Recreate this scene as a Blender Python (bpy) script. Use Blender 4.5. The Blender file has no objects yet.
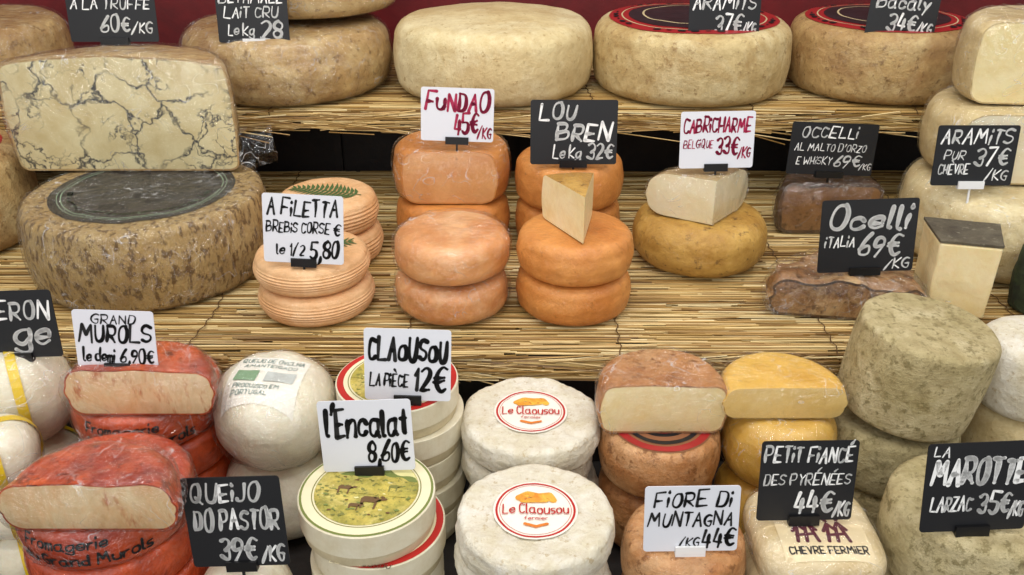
import bpy, bmesh, math, random
from mathutils import Vector, noise, Matrix
random.seed(7)
C=bpy.context.scene.collection
bpy.context.scene.view_settings.view_transform='Standard'
def hexc(h):
    h=h.lstrip('#'); o=[]
    for i in (0,2,4):
        v=int(h[i:i+2],16)/255
        o.append(v/12.92 if v<=.04045 else ((v+.055)/1.055)**2.4)
    return (*o,1)
# ------------------------------------------------------------ materials
MC={}
def plain(name,col,rough=.6,coat=0,metal=0):
    if name in MC: return MC[name]
    m=bpy.data.materials.new(name); m.use_nodes=True
    b=m.node_tree.nodes["Principled BSDF"]
    b.inputs["Base Color"].default_value=hexc(col); b.inputs["Roughness"].default_value=rough
    b.inputs["Coat Weight"].default_value=coat; b.inputs["Metallic"].default_value=metal
    MC[name]=m; return m
def rind(name,c1,c2,c3=None,scale=12,fine=60,thr=.6,bump=.4,rough=.55,coat=0.0,sss=0.0,stretch=(1,1,1),c4=None,vary=.18):
    if name in MC: return MC[name]
    m=bpy.data.materials.new(name); m.use_nodes=True; nt=m.node_tree; N=nt.nodes; L=nt.links
    b=N["Principled BSDF"]
    tc=N.new("ShaderNodeTexCoord"); oi=N.new("ShaderNodeObjectInfo")
    mp=N.new("ShaderNodeMapping"); mp.inputs["Scale"].default_value=stretch
    mu=N.new("ShaderNodeMath"); mu.operation='MULTIPLY'; mu.inputs[1].default_value=13
    L.new(oi.outputs["Random"],mu.inputs[0])
    ad=N.new("ShaderNodeVectorMath"); ad.operation='ADD'
    L.new(tc.outputs["Object"],mp.inputs[0]); L.new(mp.outputs[0],ad.inputs[0]); L.new(mu.outputs[0],ad.inputs[1])
    def nz(s,d=6,r=.6,dist=0):
        n=N.new("ShaderNodeTexNoise"); n.inputs["Scale"].default_value=s; n.inputs["Detail"].default_value=d
        n.inputs["Roughness"].default_value=r; n.inputs["Distortion"].default_value=dist
        L.new(ad.outputs[0],n.inputs["Vector"]); return n
    def ramp(src,a,b_,ca=(0,0,0,1),cb=(1,1,1,1)):
        r=N.new("ShaderNodeValToRGB"); e=r.color_ramp.elements
        e[0].position=a; e[1].position=b_; e[0].color=ca; e[1].color=cb
        L.new(src,r.inputs[0]); return r
    def mix(fac,a,bcol,mode='MIX'):
        x=N.new("ShaderNodeMix"); x.data_type='RGBA'; x.blend_type=mode
        if isinstance(fac,float): x.inputs[0].default_value=fac
        else: L.new(fac,x.inputs[0])
        L.new(a,x.inputs[6])
        if isinstance(bcol,str): x.inputs[7].default_value=hexc(bcol)
        else: L.new(bcol,x.inputs[7])
        return x.outputs[2]
    n1=nz(scale,7,.7,.4); r1=ramp(n1.outputs[0],.38,.64,hexc(c1),hexc(c2)); col=r1.outputs[0]
    n2=nz(fine,5,.7); nm=nz(scale*3.2,8,.72,.3)
    if c4:
        n4=nz(scale*.6,8,.75,.6); r4=ramp(n4.outputs[0],.48,.64); col=mix(r4.outputs[0],col,c4)
    g=1-vary; rm=ramp(nm.outputs[0],.34,.6,(g,g*.95,g*.88,1),(1,1,1,1)); col=mix(1.0,col,rm.outputs[0],'MULTIPLY')
    if c3:
        r2=ramp(n2.outputs[0],thr-.03,thr+.06,(0,0,0,1),(.8,.8,.8,1)); col=mix(r2.outputs[0],col,c3)
    L.new(col,b.inputs["Base Color"])
    b.inputs["Roughness"].default_value=rough; b.inputs["Coat Weight"].default_value=coat; b.inputs["Coat Roughness"].default_value=.08
    if sss:
        b.inputs["Subsurface Weight"].default_value=sss; b.inputs["Subsurface Scale"].default_value=.01
    sm=N.new("ShaderNodeMath"); sm.operation='MULTIPLY_ADD'; sm.inputs[1].default_value=1.6; L.new(nm.outputs[0],sm.inputs[0]); L.new(n2.outputs[0],sm.inputs[2])
    bp=N.new("ShaderNodeBump"); bp.inputs["Strength"].default_value=bump; bp.inputs["Distance"].default_value=.006
    L.new(sm.outputs[0],bp.inputs["Height"]); L.new(bp.outputs[0],b.inputs["Normal"])
    if coat:
        n5=nz(26,2.5,.5,3.5); b5=N.new("ShaderNodeBump"); b5.inputs["Strength"].default_value=.9; b5.inputs["Distance"].default_value=.012
        L.new(n5.outputs[0],b5.inputs["Height"]); L.new(b5.outputs[0],b.inputs["Coat Normal"])
    MC[name]=m; return m
def marble(name):
    m=bpy.data.materials.new(name); m.use_nodes=True; nt=m.node_tree; N=nt.nodes; L=nt.links; b=N["Principled BSDF"]
    tc=N.new("ShaderNodeTexCoord")
    n=N.new("ShaderNodeTexNoise"); n.inputs["Scale"].default_value=14; n.inputs["Detail"].default_value=8; n.inputs["Roughness"].default_value=.6; L.new(tc.outputs["Object"],n.inputs[0])
    mx=N.new("ShaderNodeMix"); mx.data_type='RGBA'; mx.blend_type='ADD'; mx.inputs[0].default_value=.12
    L.new(tc.outputs["Object"],mx.inputs[6]); L.new(n.outputs[1],mx.inputs[7])
    facs=[]
    for sc,w,a0,a1,ns in((11,.040,.34,.44,8),(20,.038,.45,.54,13),(34,.035,.52,.6,10)):
        v=N.new("ShaderNodeTexVoronoi"); v.feature='DISTANCE_TO_EDGE'; v.inputs["Scale"].default_value=sc; L.new(mx.outputs[2],v.inputs["Vector"])
        r=N.new("ShaderNodeValToRGB"); e=r.color_ramp.elements; e[0].position=w*.1; e[0].color=(1,1,1,1); e[1].position=w; e[1].color=(0,0,0,1); L.new(v.outputs[0],r.inputs[0])
        n2=N.new("ShaderNodeTexNoise"); n2.inputs["Scale"].default_value=ns; n2.inputs["Detail"].default_value=4; L.new(tc.outputs["Object"],n2.inputs[0])
        r2=N.new("ShaderNodeValToRGB"); r2.color_ramp.elements[0].position=a0; r2.color_ramp.elements[1].position=a1; L.new(n2.outputs[0],r2.inputs[0])
        mm=N.new("ShaderNodeMath"); mm.operation='MULTIPLY'; L.new(r.outputs[0],mm.inputs[0]); L.new(r2.outputs[0],mm.inputs[1]); facs.append(mm)
    acc=facs[0]
    for f in facs[1:]:
        mxx=N.new("ShaderNodeMath"); mxx.operation='MAXIMUM'; L.new(acc.outputs[0],mxx.inputs[0]); L.new(f.outputs[0],mxx.inputs[1]); acc=mxx
    n3=N.new("ShaderNodeTexNoise"); n3.inputs["Scale"].default_value=26; n3.inputs["Detail"].default_value=6; L.new(tc.outputs["Object"],n3.inputs[0])
    r3=N.new("ShaderNodeValToRGB"); r3.color_ramp.elements[0].position=.3; r3.color_ramp.elements[1].position=.62; r3.color_ramp.elements[0].color=hexc("CCB884"); r3.color_ramp.elements[1].color=hexc("E0D2A4"); L.new(n3.outputs[0],r3.inputs[0])
    x=N.new("ShaderNodeMix"); x.data_type='RGBA'; L.new(acc.outputs[0],x.inputs[0]); L.new(r3.outputs[0],x.inputs[6]); x.inputs[7].default_value=hexc("303238")
    L.new(x.outputs[2],b.inputs["Base Color"]); b.inputs["Roughness"].default_value=.45
    bp=N.new("ShaderNodeBump"); bp.inputs["Strength"].default_value=.25; bp.inputs["Distance"].default_value=.004; L.new(n3.outputs[0],bp.inputs["Height"]); L.new(bp.outputs[0],b.inputs["Normal"])
    return m
def film(name,base,mul,bs,crease_glint=.4):
    m=bpy.data.materials.new(name); m.use_nodes=True; nt=m.node_tree; N=nt.nodes; L=nt.links
    N.clear(); o=N.new("ShaderNodeOutputMaterial"); t=N.new("ShaderNodeBsdfTransparent"); g=N.new("ShaderNodeBsdfGlossy"); g.inputs["Roughness"].default_value=.14
    t.inputs[0].default_value=(1,1,1,1)
    tc=N.new("ShaderNodeTexCoord"); n=N.new("ShaderNodeTexNoise"); n.inputs["Scale"].default_value=28; n.inputs["Detail"].default_value=3; n.inputs["Distortion"].default_value=4.5; L.new(tc.outputs["Object"],n.inputs[0])
    bp=N.new("ShaderNodeBump"); bp.inputs["Strength"].default_value=bs; bp.inputs["Distance"].default_value=.012; L.new(n.outputs[0],bp.inputs["Height"])
    L.new(bp.outputs[0],g.inputs["Normal"])
    f=N.new("ShaderNodeLayerWeight"); f.inputs[0].default_value=.5
    pw=N.new("ShaderNodeMath"); pw.operation='POWER'; pw.inputs[1].default_value=4.0; L.new(f.outputs["Facing"],pw.inputs[0])
    mu=N.new("ShaderNodeMath"); mu.operation='MULTIPLY_ADD'; mu.inputs[1].default_value=mul; mu.inputs[2].default_value=base
    mi=N.new("ShaderNodeMixShader"); L.new(pw.outputs[0],mu.inputs[0]); L.new(mu.outputs[0],mi.inputs[0]); L.new(t.outputs[0],mi.inputs[1]); L.new(g.outputs[0],mi.inputs[2])
    # thin white lines painted along noise bands for the bright highlights of creased film
    oi=N.new("ShaderNodeObjectInfo"); ad=N.new("ShaderNodeVectorMath"); ad.operation='ADD'; L.new(tc.outputs["Object"],ad.inputs[0])
    m3=N.new("ShaderNodeMath"); m3.operation='MULTIPLY'; m3.inputs[1].default_value=11; L.new(oi.outputs["Random"],m3.inputs[0]); L.new(m3.outputs[0],ad.inputs[1])
    nc=N.new("ShaderNodeTexNoise"); nc.inputs["Scale"].default_value=15; nc.inputs["Detail"].default_value=1.5; nc.inputs["Distortion"].default_value=2.2; L.new(ad.outputs[0],nc.inputs[0])
    r=N.new("ShaderNodeValToRGB"); e=r.color_ramp.elements; e[0].position=.487; e[0].color=(0,0,0,1); e[1].position=.513; e[1].color=(0,0,0,1); k=e.new(.5); k.color=(1,1,1,1); L.new(nc.outputs[0],r.inputs[0])
    nb=N.new("ShaderNodeTexNoise"); nb.inputs["Scale"].default_value=20; L.new(ad.outputs[0],nb.inputs[0])
    rb=N.new("ShaderNodeValToRGB"); rb.color_ramp.elements[0].position=.48; rb.color_ramp.elements[1].position=.62; L.new(nb.outputs[0],rb.inputs[0])
    m4=N.new("ShaderNodeMath"); m4.operation='MULTIPLY'; L.new(r.outputs[0],m4.inputs[0]); L.new(rb.outputs[0],m4.inputs[1])
    m5=N.new("ShaderNodeMath"); m5.operation='MULTIPLY'; m5.inputs[1].default_value=crease_glint; L.new(m4.outputs[0],m5.inputs[0])
    d=N.new("ShaderNodeBsdfDiffuse"); d.inputs[0].default_value=(.95,.95,.95,1)
    m6=N.new("ShaderNodeMixShader"); L.new(m5.outputs[0],m6.inputs[0]); L.new(mi.outputs[0],m6.inputs[1]); L.new(d.outputs[0],m6.inputs[2]); L.new(m6.outputs[0],o.inputs[0])
    return m
def straw_mat():
    m=bpy.data.materials.new("straw"); m.use_nodes=True; nt=m.node_tree; N=nt.nodes; L=nt.links; b=N["Principled BSDF"]
    a=N.new("ShaderNodeAttribute"); a.attribute_name="shade"
    tc=N.new("ShaderNodeTexCoord"); mp=N.new("ShaderNodeMapping"); mp.inputs["Scale"].default_value=(6,120,120)
    n=N.new("ShaderNodeTexNoise"); n.inputs["Scale"].default_value=2; L.new(tc.outputs["Object"],mp.inputs[0]); L.new(mp.outputs[0],n.inputs[0])
    x=N.new("ShaderNodeMix"); x.data_type='RGBA'; x.blend_type='MULTIPLY'; x.inputs[0].default_value=.55
    r=N.new("ShaderNodeValToRGB"); r.color_ramp.elements[0].position=.35; r.color_ramp.elements[0].color=(.4,.33,.24,1); r.color_ramp.elements[1].position=.56
    L.new(n.outputs[0],r.inputs[0]); L.new(a.outputs["Color"],x.inputs[6]); L.new(r.outputs[0],x.inputs[7]); L.new(x.outputs[2],b.inputs["Base Color"])
    b.inputs["Roughness"].default_value=.45
    return m
FILM=film("clear_film",.07,.5,.4,.5); CLING=film("cling_film",.07,.38,.7,.42); STRAW=straw_mat()
BLACK=plain("black_plastic","0C0C0E",.35); CHALK=plain("white_marker","F4F4F2",.6); INK=plain("black_ink","121214",.6); PINK=plain("magenta_ink","A81848",.6)
CARDB=plain("black_card","131418",.5); CARDW=plain("white_card","DDDFE6",.55); CARDCLIPW=plain("white_plastic","E6E6E6",.4)
RED=plain("red_print","B8221C",.5); CREAM=plain("cream_paper","E6DDB8",.55); WHITE=plain("white_paper","ECE7DA",.55); DKGREEN=plain("dark_green_leaf","4A6434",.6)
# ------------------------------------------------------------ helpers
def mesh_obj(name,verts,faces,mats,parent=None,mi=None,smooth=False):
    me=bpy.data.meshes.new(name); me.from_pydata(verts,[],faces)
    for m in mats: me.materials.append(m)
    if mi: me.polygons.foreach_set("material_index",mi)
    if smooth: me.polygons.foreach_set("use_smooth",[True]*len(me.polygons))
    me.update(); o=bpy.data.objects.new(name,me); C.objects.link(o)
    if parent: o.parent=parent
    return o
def tag(o,label,cat,group=None):
    o["label"]=label; o["category"]=cat
    if group: o["group"]=group
def empty(name,loc,label,cat,group=None,rot=(0,0,0)):
    o=bpy.data.objects.new(name,None); o.empty_display_size=.02; C.objects.link(o); o.location=loc; o.rotation_euler=rot; tag(o,label,cat,group); return o
class MB:
    def __init__(s): s.v=[];s.f=[];s.m=[];s.mats=[]
    def add(s,vs,fs,mat):
        if mat not in s.mats: s.mats.append(mat)
        k=len(s.v); s.v+=vs; s.f+=[tuple(i+k for i in f) for f in fs]; s.m+=[s.mats.index(mat)]*len(fs)
    def build(s,name,parent=None,smooth=False): return mesh_obj(name,s.v,s.f,s.mats,parent,s.m,smooth)
def box(mb,x0,x1,y0,y1,z0,z1,mat):
    v=[(x,y,z) for z in(z0,z1) for y in(y0,y1) for x in(x0,x1)]
    mb.add(v,[(0,2,3,1),(4,5,7,6),(0,1,5,4),(2,6,7,3),(0,4,6,2),(1,3,7,5)],mat)
def disc2d(r,n=48,rings=6,cx=0,cy=0):
    v=[(cx,cy)];f=[]
    for k in range(1,rings+1):
        for i in range(n): a=2*math.pi*i/n; v.append((cx+r*k/rings*math.cos(a),cy+r*k/rings*math.sin(a)))
    for i in range(n): f.append((0,1+i,1+(i+1)%n))
    for k in range(1,rings):
        for i in range(n):
            a=1+(k-1)*n; b=a+n; f.append((a+i,b+i,b+(i+1)%n,a+(i+1)%n))
    return v,f
def ring2d(r0,r1,n=64):
    v=[(r*math.cos(2*math.pi*i/n),r*math.sin(2*math.pi*i/n)) for r in(r0,r1) for i in range(n)]
    return v,[(i,n+i,n+(i+1)%n,(i+1)%n) for i in range(n)]
def rect2d(x0,x1,y0,y1,nx=10,ny=8):
    v=[(x0+(x1-x0)*i/nx,y0+(y1-y0)*j/ny) for j in range(ny+1) for i in range(nx+1)]
    return v,[(j*(nx+1)+i,j*(nx+1)+i+1,(j+1)*(nx+1)+i+1,(j+1)*(nx+1)+i) for j in range(ny) for i in range(nx)]
# ------------------------------------------------------------ stroke lettering
G={'A':"02 29 42|15 35",'B':"02 09|~09 49 46 05|~05 56 52 02",'C':"~48 38 19 07 04 12 32 43",'D':"02 09|~09 39 47 44 32 02",'E':"49 09 02 42|05 35",'F':"49 09 02|05 35",
'G':"~48 29 07 04 22 42 45|45 25",'H':"09 02|49 42|05 45",'I':"09 02",'J':"~39 33 22 02 03",'K':"09 02|49 05 42",'L':"09 02 42",'M':"02 19 35 59 62",'N':"02 09 42 49",
'O':"~39 19 07 04 12 32 44 47 39",'P':"02 09|~09 49 45 05",'Q':"~39 19 07 04 12 32 44 47 39|24 51",'R':"02 09|~09 49 45 05|15 42",'S':"~48 29 08 06 45 43 22 03",'T':"09 49|29 22",
'U':"~09 04 12 32 44 49",'V':"09 22 49",'W':"09 12 36 52 69",'X':"09 42|49 02",'Y':"09 26 49|26 22",'Z':"09 49 02 42",
'a':"46 43 52|~46 36 16 05 03 12 32 43",'b':"09 02|~05 26 45 43 22 02",'c':"~45 36 16 05 03 12 32 43",'d':"49 42|~45 26 05 03 22 43",'e':"04 44|~44 46 26 05 03 22 43",'f':"~49 28 26 22|06 36",
'g':"~46 26 05 03 22 44|46 42|~42 40 20 01",'h':"09 02|~05 26 46 42",'i':"06 02|08 09",'k':"09 02|47 04 42",'l':"~09 04 02 12",'m':"06 02|~05 16 26 22|~25 36 46 42",'n':"06 02|~05 26 46 42",'o':"~36 16 05 03 12 32 43 45 36",
'p':"06 00|~06 46 42 02",'r':"06 02|~04 16 36",'s':"~36 06 04 34 32 02",'t':"~28 22 32|06 36",'u':"~06 03 12 32 43|46 42",'z':"06 36 02 32",'w':"06 12 25 32 46",'y':"06 23|46 10",
'0':"~39 19 07 04 12 32 44 47 39",'1':"07 19 12",'2':"~08 29 48 46 24 02|02 42",'3':"~08 29 48 46 25|~25 45 42 22 03",'4':"19 04 44|37 32",'5':"49 09 06|~06 36 45 43 22 03",
'6':"~49 27 04 02 42 45 25 04",'7':"09 49 12",'8':"~29 08 06 45 43 22 03 05 46 48 29",'9':"~46 05 08 29 48 46 12",'€':"~58 39 17 14 32 53|06 46|05 45",'/':"01 49",',':"~13 11 00",'.':"02 03","'":"1a 07",'-':"05 35",' ':"",
'é':"~04 44 46 06 04 02 32 43|27 49",'è':"~04 44 46 06 04 02 32 43|09 27",'É':"49 09 02 42|05 35|1a 3c",'È':"49 09 02 42|05 35|1c 3a"}
def chaikin(p,it=3):
    for _ in range(it):
        q=[p[0]]
        for a,b in zip(p,p[1:]):
            q.append((a[0]*.75+b[0]*.25,a[1]*.75+b[1]*.25)); q.append((a[0]*.25+b[0]*.75,a[1]*.25+b[1]*.75))
        q.append(p[-1]); p=q
    return p
def ribbon(pts,w,sub=0,taper=0):
    v=[];f=[];n0=len(pts)
    W=[w*(1+taper*math.sin(i*1.7+n0)) if n0<4 else w*(1+taper*math.sin(math.pi*2*i/max(1,n0-1)+n0)) for i in range(n0)]
    for ii,(a,b) in enumerate(zip(pts,pts[1:])):
        dx,dy=b[0]-a[0],b[1]-a[1]; l=math.hypot(dx,dy) or 1e-6; nx,ny=-dy/l,dx/l
        n=max(1,int(l/sub)) if sub else 1
        for i in range(n):
            t0,t1=i/n,(i+1)/n; w0=W[ii]+(W[ii+1]-W[ii])*t0; w1=W[ii]+(W[ii+1]-W[ii])*t1
            p=(a[0]+dx*t0,a[1]+dy*t0); q=(a[0]+dx*t1,a[1]+dy*t1); k=len(v)
            v+=[(p[0]+nx*w0,p[1]+ny*w0),(p[0]-nx*w0,p[1]-ny*w0),(q[0]-nx*w1,q[1]-ny*w1),(q[0]+nx*w1,q[1]+ny*w1)]; f.append((k,k+1,k+2,k+3))
    for p,ww in zip(pts,W):
        k=len(v); v+=[(p[0]+ww*math.cos(i*math.pi/4),p[1]+ww*math.sin(i*math.pi/4)) for i in range(8)]; f.append(tuple(range(k,k+8)))
    return v,f
def lettering(text,x0,x1,y0,y1,wt=.085,jit=1,sub=0):
    rnd=random.Random(text+str(round(x0,3))); S=[]; cx=0
    for ch in text:
        g=G.get(ch,""); mx=0; st=[]
        for s in g.split("|"):
            if not s: continue
            sm=s[0]=='~'; P=[(int(t[0],16),int(t[1],16)-2) for t in s.lstrip('~').split()]
            mx=max(mx,max(p[0] for p in P)); P=[(a+rnd.uniform(-.16,.16)*jit,b+rnd.uniform(-.18,.18)*jit) for a,b in P]
            if not sm and len(P)==2:
                (a,b),(c,d)=P; k=rnd.uniform(-.07,.07)*jit; P=[(a,b),((a+c)/2-(d-b)*k,(b+d)/2+(c-a)*k),(c,d)]; P=chaikin(P,2)
            elif sm: P=chaikin(P)
            st.append(P)
        if ch==' ': cx+=2.6; continue
        if ch in "iI": mx=max(mx,.4)
        a=rnd.uniform(-.07,.07)*jit; dy=rnd.uniform(-.4,.4)*jit; sc=1+rnd.uniform(-.1,.1)*jit
        for s in st: S.append([(cx+(p[0]-p[1]*a+.16*p[1]*jit)*sc,(p[1]+p[0]*a)*sc+dy) for p in s])
        cx+=mx*sc+1.7
    W=cx-1.7; sx=(x1-x0)/W; sy=(y1-y0)/7; w=wt*(y1-y0)*.85; V=[];F=[]
    for s in S:
        v,f=ribbon([(x0+p[0]*sx,y0+p[1]*sy) for p in s],w,sub,.34*min(1,jit)); k=len(V); V+=v; F+=[tuple(i+k for i in q) for q in f]
    return V,F
# ------------------------------------------------------------ cheese bodies
def profile(R,H,rr,rv,bulge=.0,dome=.0,ridge=0,nr=0):
    rv=min(rv,H*.495); p=[(0,H+dome)]; D=lambda r:dome*(1-(r/R)**2)
    for i in range(1,9): r=(R-rr)*i/8; p.append((r,H+D(r)))
    for i in range(1,9):
        t=math.pi/2*i/8; r=R-rr+rr*math.sin(t); p.append((r,H-rv+rv*math.cos(t)+D(r)))
    n=8 if not nr else nr*6
    for i in range(1,n):
        t=i/n; p.append((R+bulge*math.sin(math.pi*t)+ridge*math.sin(2*math.pi*nr*t),H-rv+(2*rv-H)*t))
    for i in range(0,9):
        t=math.pi/2*(1-i/8); p.append((R-rr+rr*math.sin(t),rv-rv*math.cos(t)))
    for i in range(1,6): p.append(((R-rr)*(1-i/6),0))
    p.append((0,0)); return p
class Shape:
    def __init__(s,prof,amp=0,freq=14,seed=0,sq=0,ridged=False): s.p=prof;s.amp=amp;s.fr=freq;s.seed=seed;s.sq=sq;s.rg=ridged
    def sqf(s,a): return 1 if not s.sq else (abs(math.cos(a))**s.sq+abs(math.sin(a))**s.sq)**(-1/s.sq)
    def n(s,x,y,z): 
        q=Vector((x,y,z))*s.fr+Vector((s.seed*3.1,s.seed*1.7,0))
        if s.rg:
            q2=q+Vector((noise.noise(q*.6),noise.noise(q*.6+Vector((5,0,0))),0))*1.5
            return s.amp*((1-abs(noise.noise(q2))*3.2)+.4*(1-3*abs(noise.noise(q2*2.3))))*.7
        return s.amp*(noise.noise(q)+.45*noise.noise(q*2.7)+.2*noise.noise(q*6))
    def top(s,x,y):
        r=math.hypot(x,y)/s.sqf(math.atan2(y,x)); z=s.p[0][1]
        for a,b in zip(s.p,s.p[1:]):
            if b[0]<=a[0]: break
            z=b[1]
            if a[0]<=r<=b[0]: z=a[1]+(b[1]-a[1])*(r-a[0])/(b[0]-a[0]); break
        return z+s.n(x,y,z)
    def side(s,z,a,eps=0):
        R=max(q[0] for q in s.p); r=R; st=next(i for i,q in enumerate(s.p) if q[0]>R*.9)
        for u,v in zip(s.p[st:],s.p[st+1:]):
            if v[1]<=z<=u[1] and u[1]>v[1]: r=v[0]+(u[0]-v[0])*(z-v[1])/(u[1]-v[1]); break
        r*=s.sqf(a); x,y=r*math.cos(a),r*math.sin(a); d=s.n(x,y,z)+eps
        return ((r+d)*math.cos(a),(r+d)*math.sin(a),z)
def lathe_bm(sh,seg=96):
    p=sh.p; bm=bmesh.new(); rows=[]
    for i,(r,z) in enumerate(p):
        a=p[max(i-1,0)]; b=p[min(i+1,len(p)-1)]; tx,tz=b[0]-a[0],b[1]-a[1]; l=math.hypot(tx,tz) or 1
        nr,nz=(-tz/l, tx/l)
        if nr==0 and nz==0: nz=1
        if i<17: nz=abs(nz)
        if r<1e-6: rows.append([bm.verts.new((0,0,z+sh.n(0,0,z)*(1 if i==0 else 0)))]); continue
        row=[]
        for k in range(seg):
            t=2*math.pi*k/seg; q=sh.sqf(t); x,y=r*q*math.cos(t),r*q*math.sin(t); d=sh.n(x,y,z)
            if z<1e-5: d=0
            if z<.004: d*=.3
            row.append(bm.verts.new((x+nr*d*math.cos(t),y+nr*d*math.sin(t),z+nz*d)))
        rows.append(row)
    for a,b in zip(rows,rows[1:]):
        if len(a)==1: [bm.faces.new((a[0],b[k],b[(k+1)%seg])) for k in range(seg)]
        elif len(b)==1: [bm.faces.new((a[(k+1)%seg],a[k],b[0])) for k in range(seg)]
        else: [bm.faces.new((a[k],b[k],b[(k+1)%seg],a[(k+1)%seg])) for k in range(seg)]
    return bm
def bm_part(bm,name,mat,parent,keep=None,smooth=True,mats=None):
    b=bm.copy()
    if keep is not None:
        bmesh.ops.delete(b,geom=[f for f in b.faces if f.material_index not in keep],context='FACES')
    me=bpy.data.meshes.new(name); b.to_mesh(me); b.free()
    for m in (mats or [mat]): me.materials.append(m)
    if keep is not None and mats is None: me.polygons.foreach_set("material_index",[0]*len(me.polygons))
    me.polygons.foreach_set("use_smooth",[smooth]*len(me.polygons)); me.update()
    o=bpy.data.objects.new(name,me); C.objects.link(o)
    if parent: o.parent=parent
    return o
SEED=[0]
def docuts(bm,cuts,off=0):
    for (px,py,nx,ny) in cuts:
        l=math.hypot(nx,ny)
        r=bmesh.ops.bisect_plane(bm,geom=bm.verts[:]+bm.edges[:]+bm.faces[:],plane_co=(px+off*nx/l,py+off*ny/l,0),plane_no=(nx,ny,0),clear_outer=True)
        ed=[e for e in r['geom_cut'] if isinstance(e,bmesh.types.BMEdge)]
        res=bmesh.ops.contextual_create(bm,geom=ed)
        for f in res['faces']: f.material_index=1
    bmesh.ops.recalc_face_normals(bm,faces=bm.faces[:])
def cheese(name,label,x,y,z,R,H,mat,rr=.02,rv=None,bulge=.003,dome=.002,amp=.0015,freq=14,sq=0,ridge=0,nr=0,cuts=None,face=None,rim=None,group=None,rot=(0,0,0),multi=False,cat="cheese",rimw=.0022,wrap=0):
    SEED[0]+=1; rv=rv if rv is not None else rr
    sh=Shape(profile(R,H,rr,rv,bulge,dome,ridge,nr),amp,freq,SEED[0],sq); bm=lathe_bm(sh)
    if not cuts and not multi and not wrap:
        o=bm_part(bm,name,mat,None); o.location=(x,y,z); o.rotation_euler=rot; tag(o,label,cat,group); bm.free(); return o,sh
    root=empty(name,(x,y,z),label,cat,group,rot)
    if wrap:
        ws=Shape(profile(R+.0022,H+.0018,rr+.001,rv+.001,bulge,dome),wrap,30,SEED[0]+.5,sq,True); wb=lathe_bm(ws,144)
        if cuts:
            docuts(wb,cuts,.0022)
            caps=[f for f in wb.faces if f.material_index==1]
            bmesh.ops.triangulate(wb,faces=caps)
        w_=bm_part(wb,"plastic_wrap",CLING,root); w_.data.polygons.foreach_set("material_index",[0]*len(w_.data.polygons)); wb.free()
    if not cuts:
        bm_part(bm,"rind",mat,root); bm.free(); return root,sh
    docuts(bm,cuts)
    caps=[f for f in bm.faces if f.material_index==1]
    if rim:
        for f in caps:
            r=bmesh.ops.inset_individual(bm,faces=[f],thickness=rimw,use_even_offset=False)
            for q in r['faces']: q.material_index=2
            f.material_index=1
    bm_part(bm,"rind",mat,root,{0})
    bm_part(bm,"cut_face",face,root,{1,2},False,[mat,face,rim or face])
    bm.free(); return root,sh
def decal(sh,root,name,items,eps=.0009,kmax=99):
    mb=MB()
    for k,(v,f,m) in enumerate(items): mb.add([(a,b,sh.top(a,b)+eps+min(k,kmax)*.00035) for a,b in v],f,m)
    return mb.build(name,root)
def wrapside(sh,root,name,items,R,az=-90,eps=.0008):
    mb=MB()
    for k,(v,f,m) in enumerate(items): mb.add([sh.side(b,math.radians(az)+a/R,eps+k*.0003) for a,b in v],f,m)
    return mb.build(name,root)
# ------------------------------------------------------------ camera / light / room
cam=bpy.data.cameras.new("camera"); co=bpy.data.objects.new("camera",cam); C.objects.link(co); bpy.context.scene.camera=co
cam.lens=36*900/1024; cam.sensor_width=36; co.location=(0,0,1.55); co.rotation_euler=(math.radians(63),0,0); cam.clip_start=.02
def area(name,loc,target,sx,sy,e,col=(1,1,1)):
    l=bpy.data.lights.new(name,'AREA'); l.shape='RECTANGLE'; l.size=sx; l.size_y=sy; l.energy=e; l.color=col
    o=bpy.data.objects.new(name,l); C.objects.link(o); o.location=loc; o.rotation_euler=(Vector(target)-Vector(loc)).to_track_quat('-Z','Y').to_euler(); return o
area("tube_lamp",(0,.75,2.75),(0,1.25,.9),2.4,.09,17,(1,.98,.95))
area("tube_lamp",(0,1.45,2.55),(0,1.3,.9),2.4,.07,9,(1,.98,.95))
area("front_area_light",(-.6,-1.8,2.3),(0,1.2,.9),2.6,1.6,32,(.98,.99,1))  # broad soft light from behind the camera, source unseen
for i,xx in enumerate((-1.0,-.35,.35,1.0)):
    area("glint_light",(xx+.3,.25,2.3),(xx*.9,1.15,.9),.09,.07,2.4,(1,.98,.95))  # small lights added overhead to make glints on the cheeses and film
w=bpy.data.worlds.new("world"); bpy.context.scene.world=w; w.use_nodes=True; w.node_tree.nodes["Background"].inputs[0].default_value=(1,.99,.97,1); w.node_tree.nodes["Background"].inputs[1].default_value=.52
def struct(name,x0,x1,y0,y1,z0,z1,mat):
    mb=MB(); box(mb,x0,x1,y0,y1,z0,z1,mat); o=mb.build(name); o["kind"]="structure"; return o
struct("floor",-2.5,2.5,-2.5,2.3,-.05,0,rind("floor_tile","6E6A66","85817C",scale=3,bump=.1))
struct("wall_back",-2.5,2.5,2.2,2.3,0,2.8,rind("red_wall","5E0F14","7A151A",scale=4,bump=.1))
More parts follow.
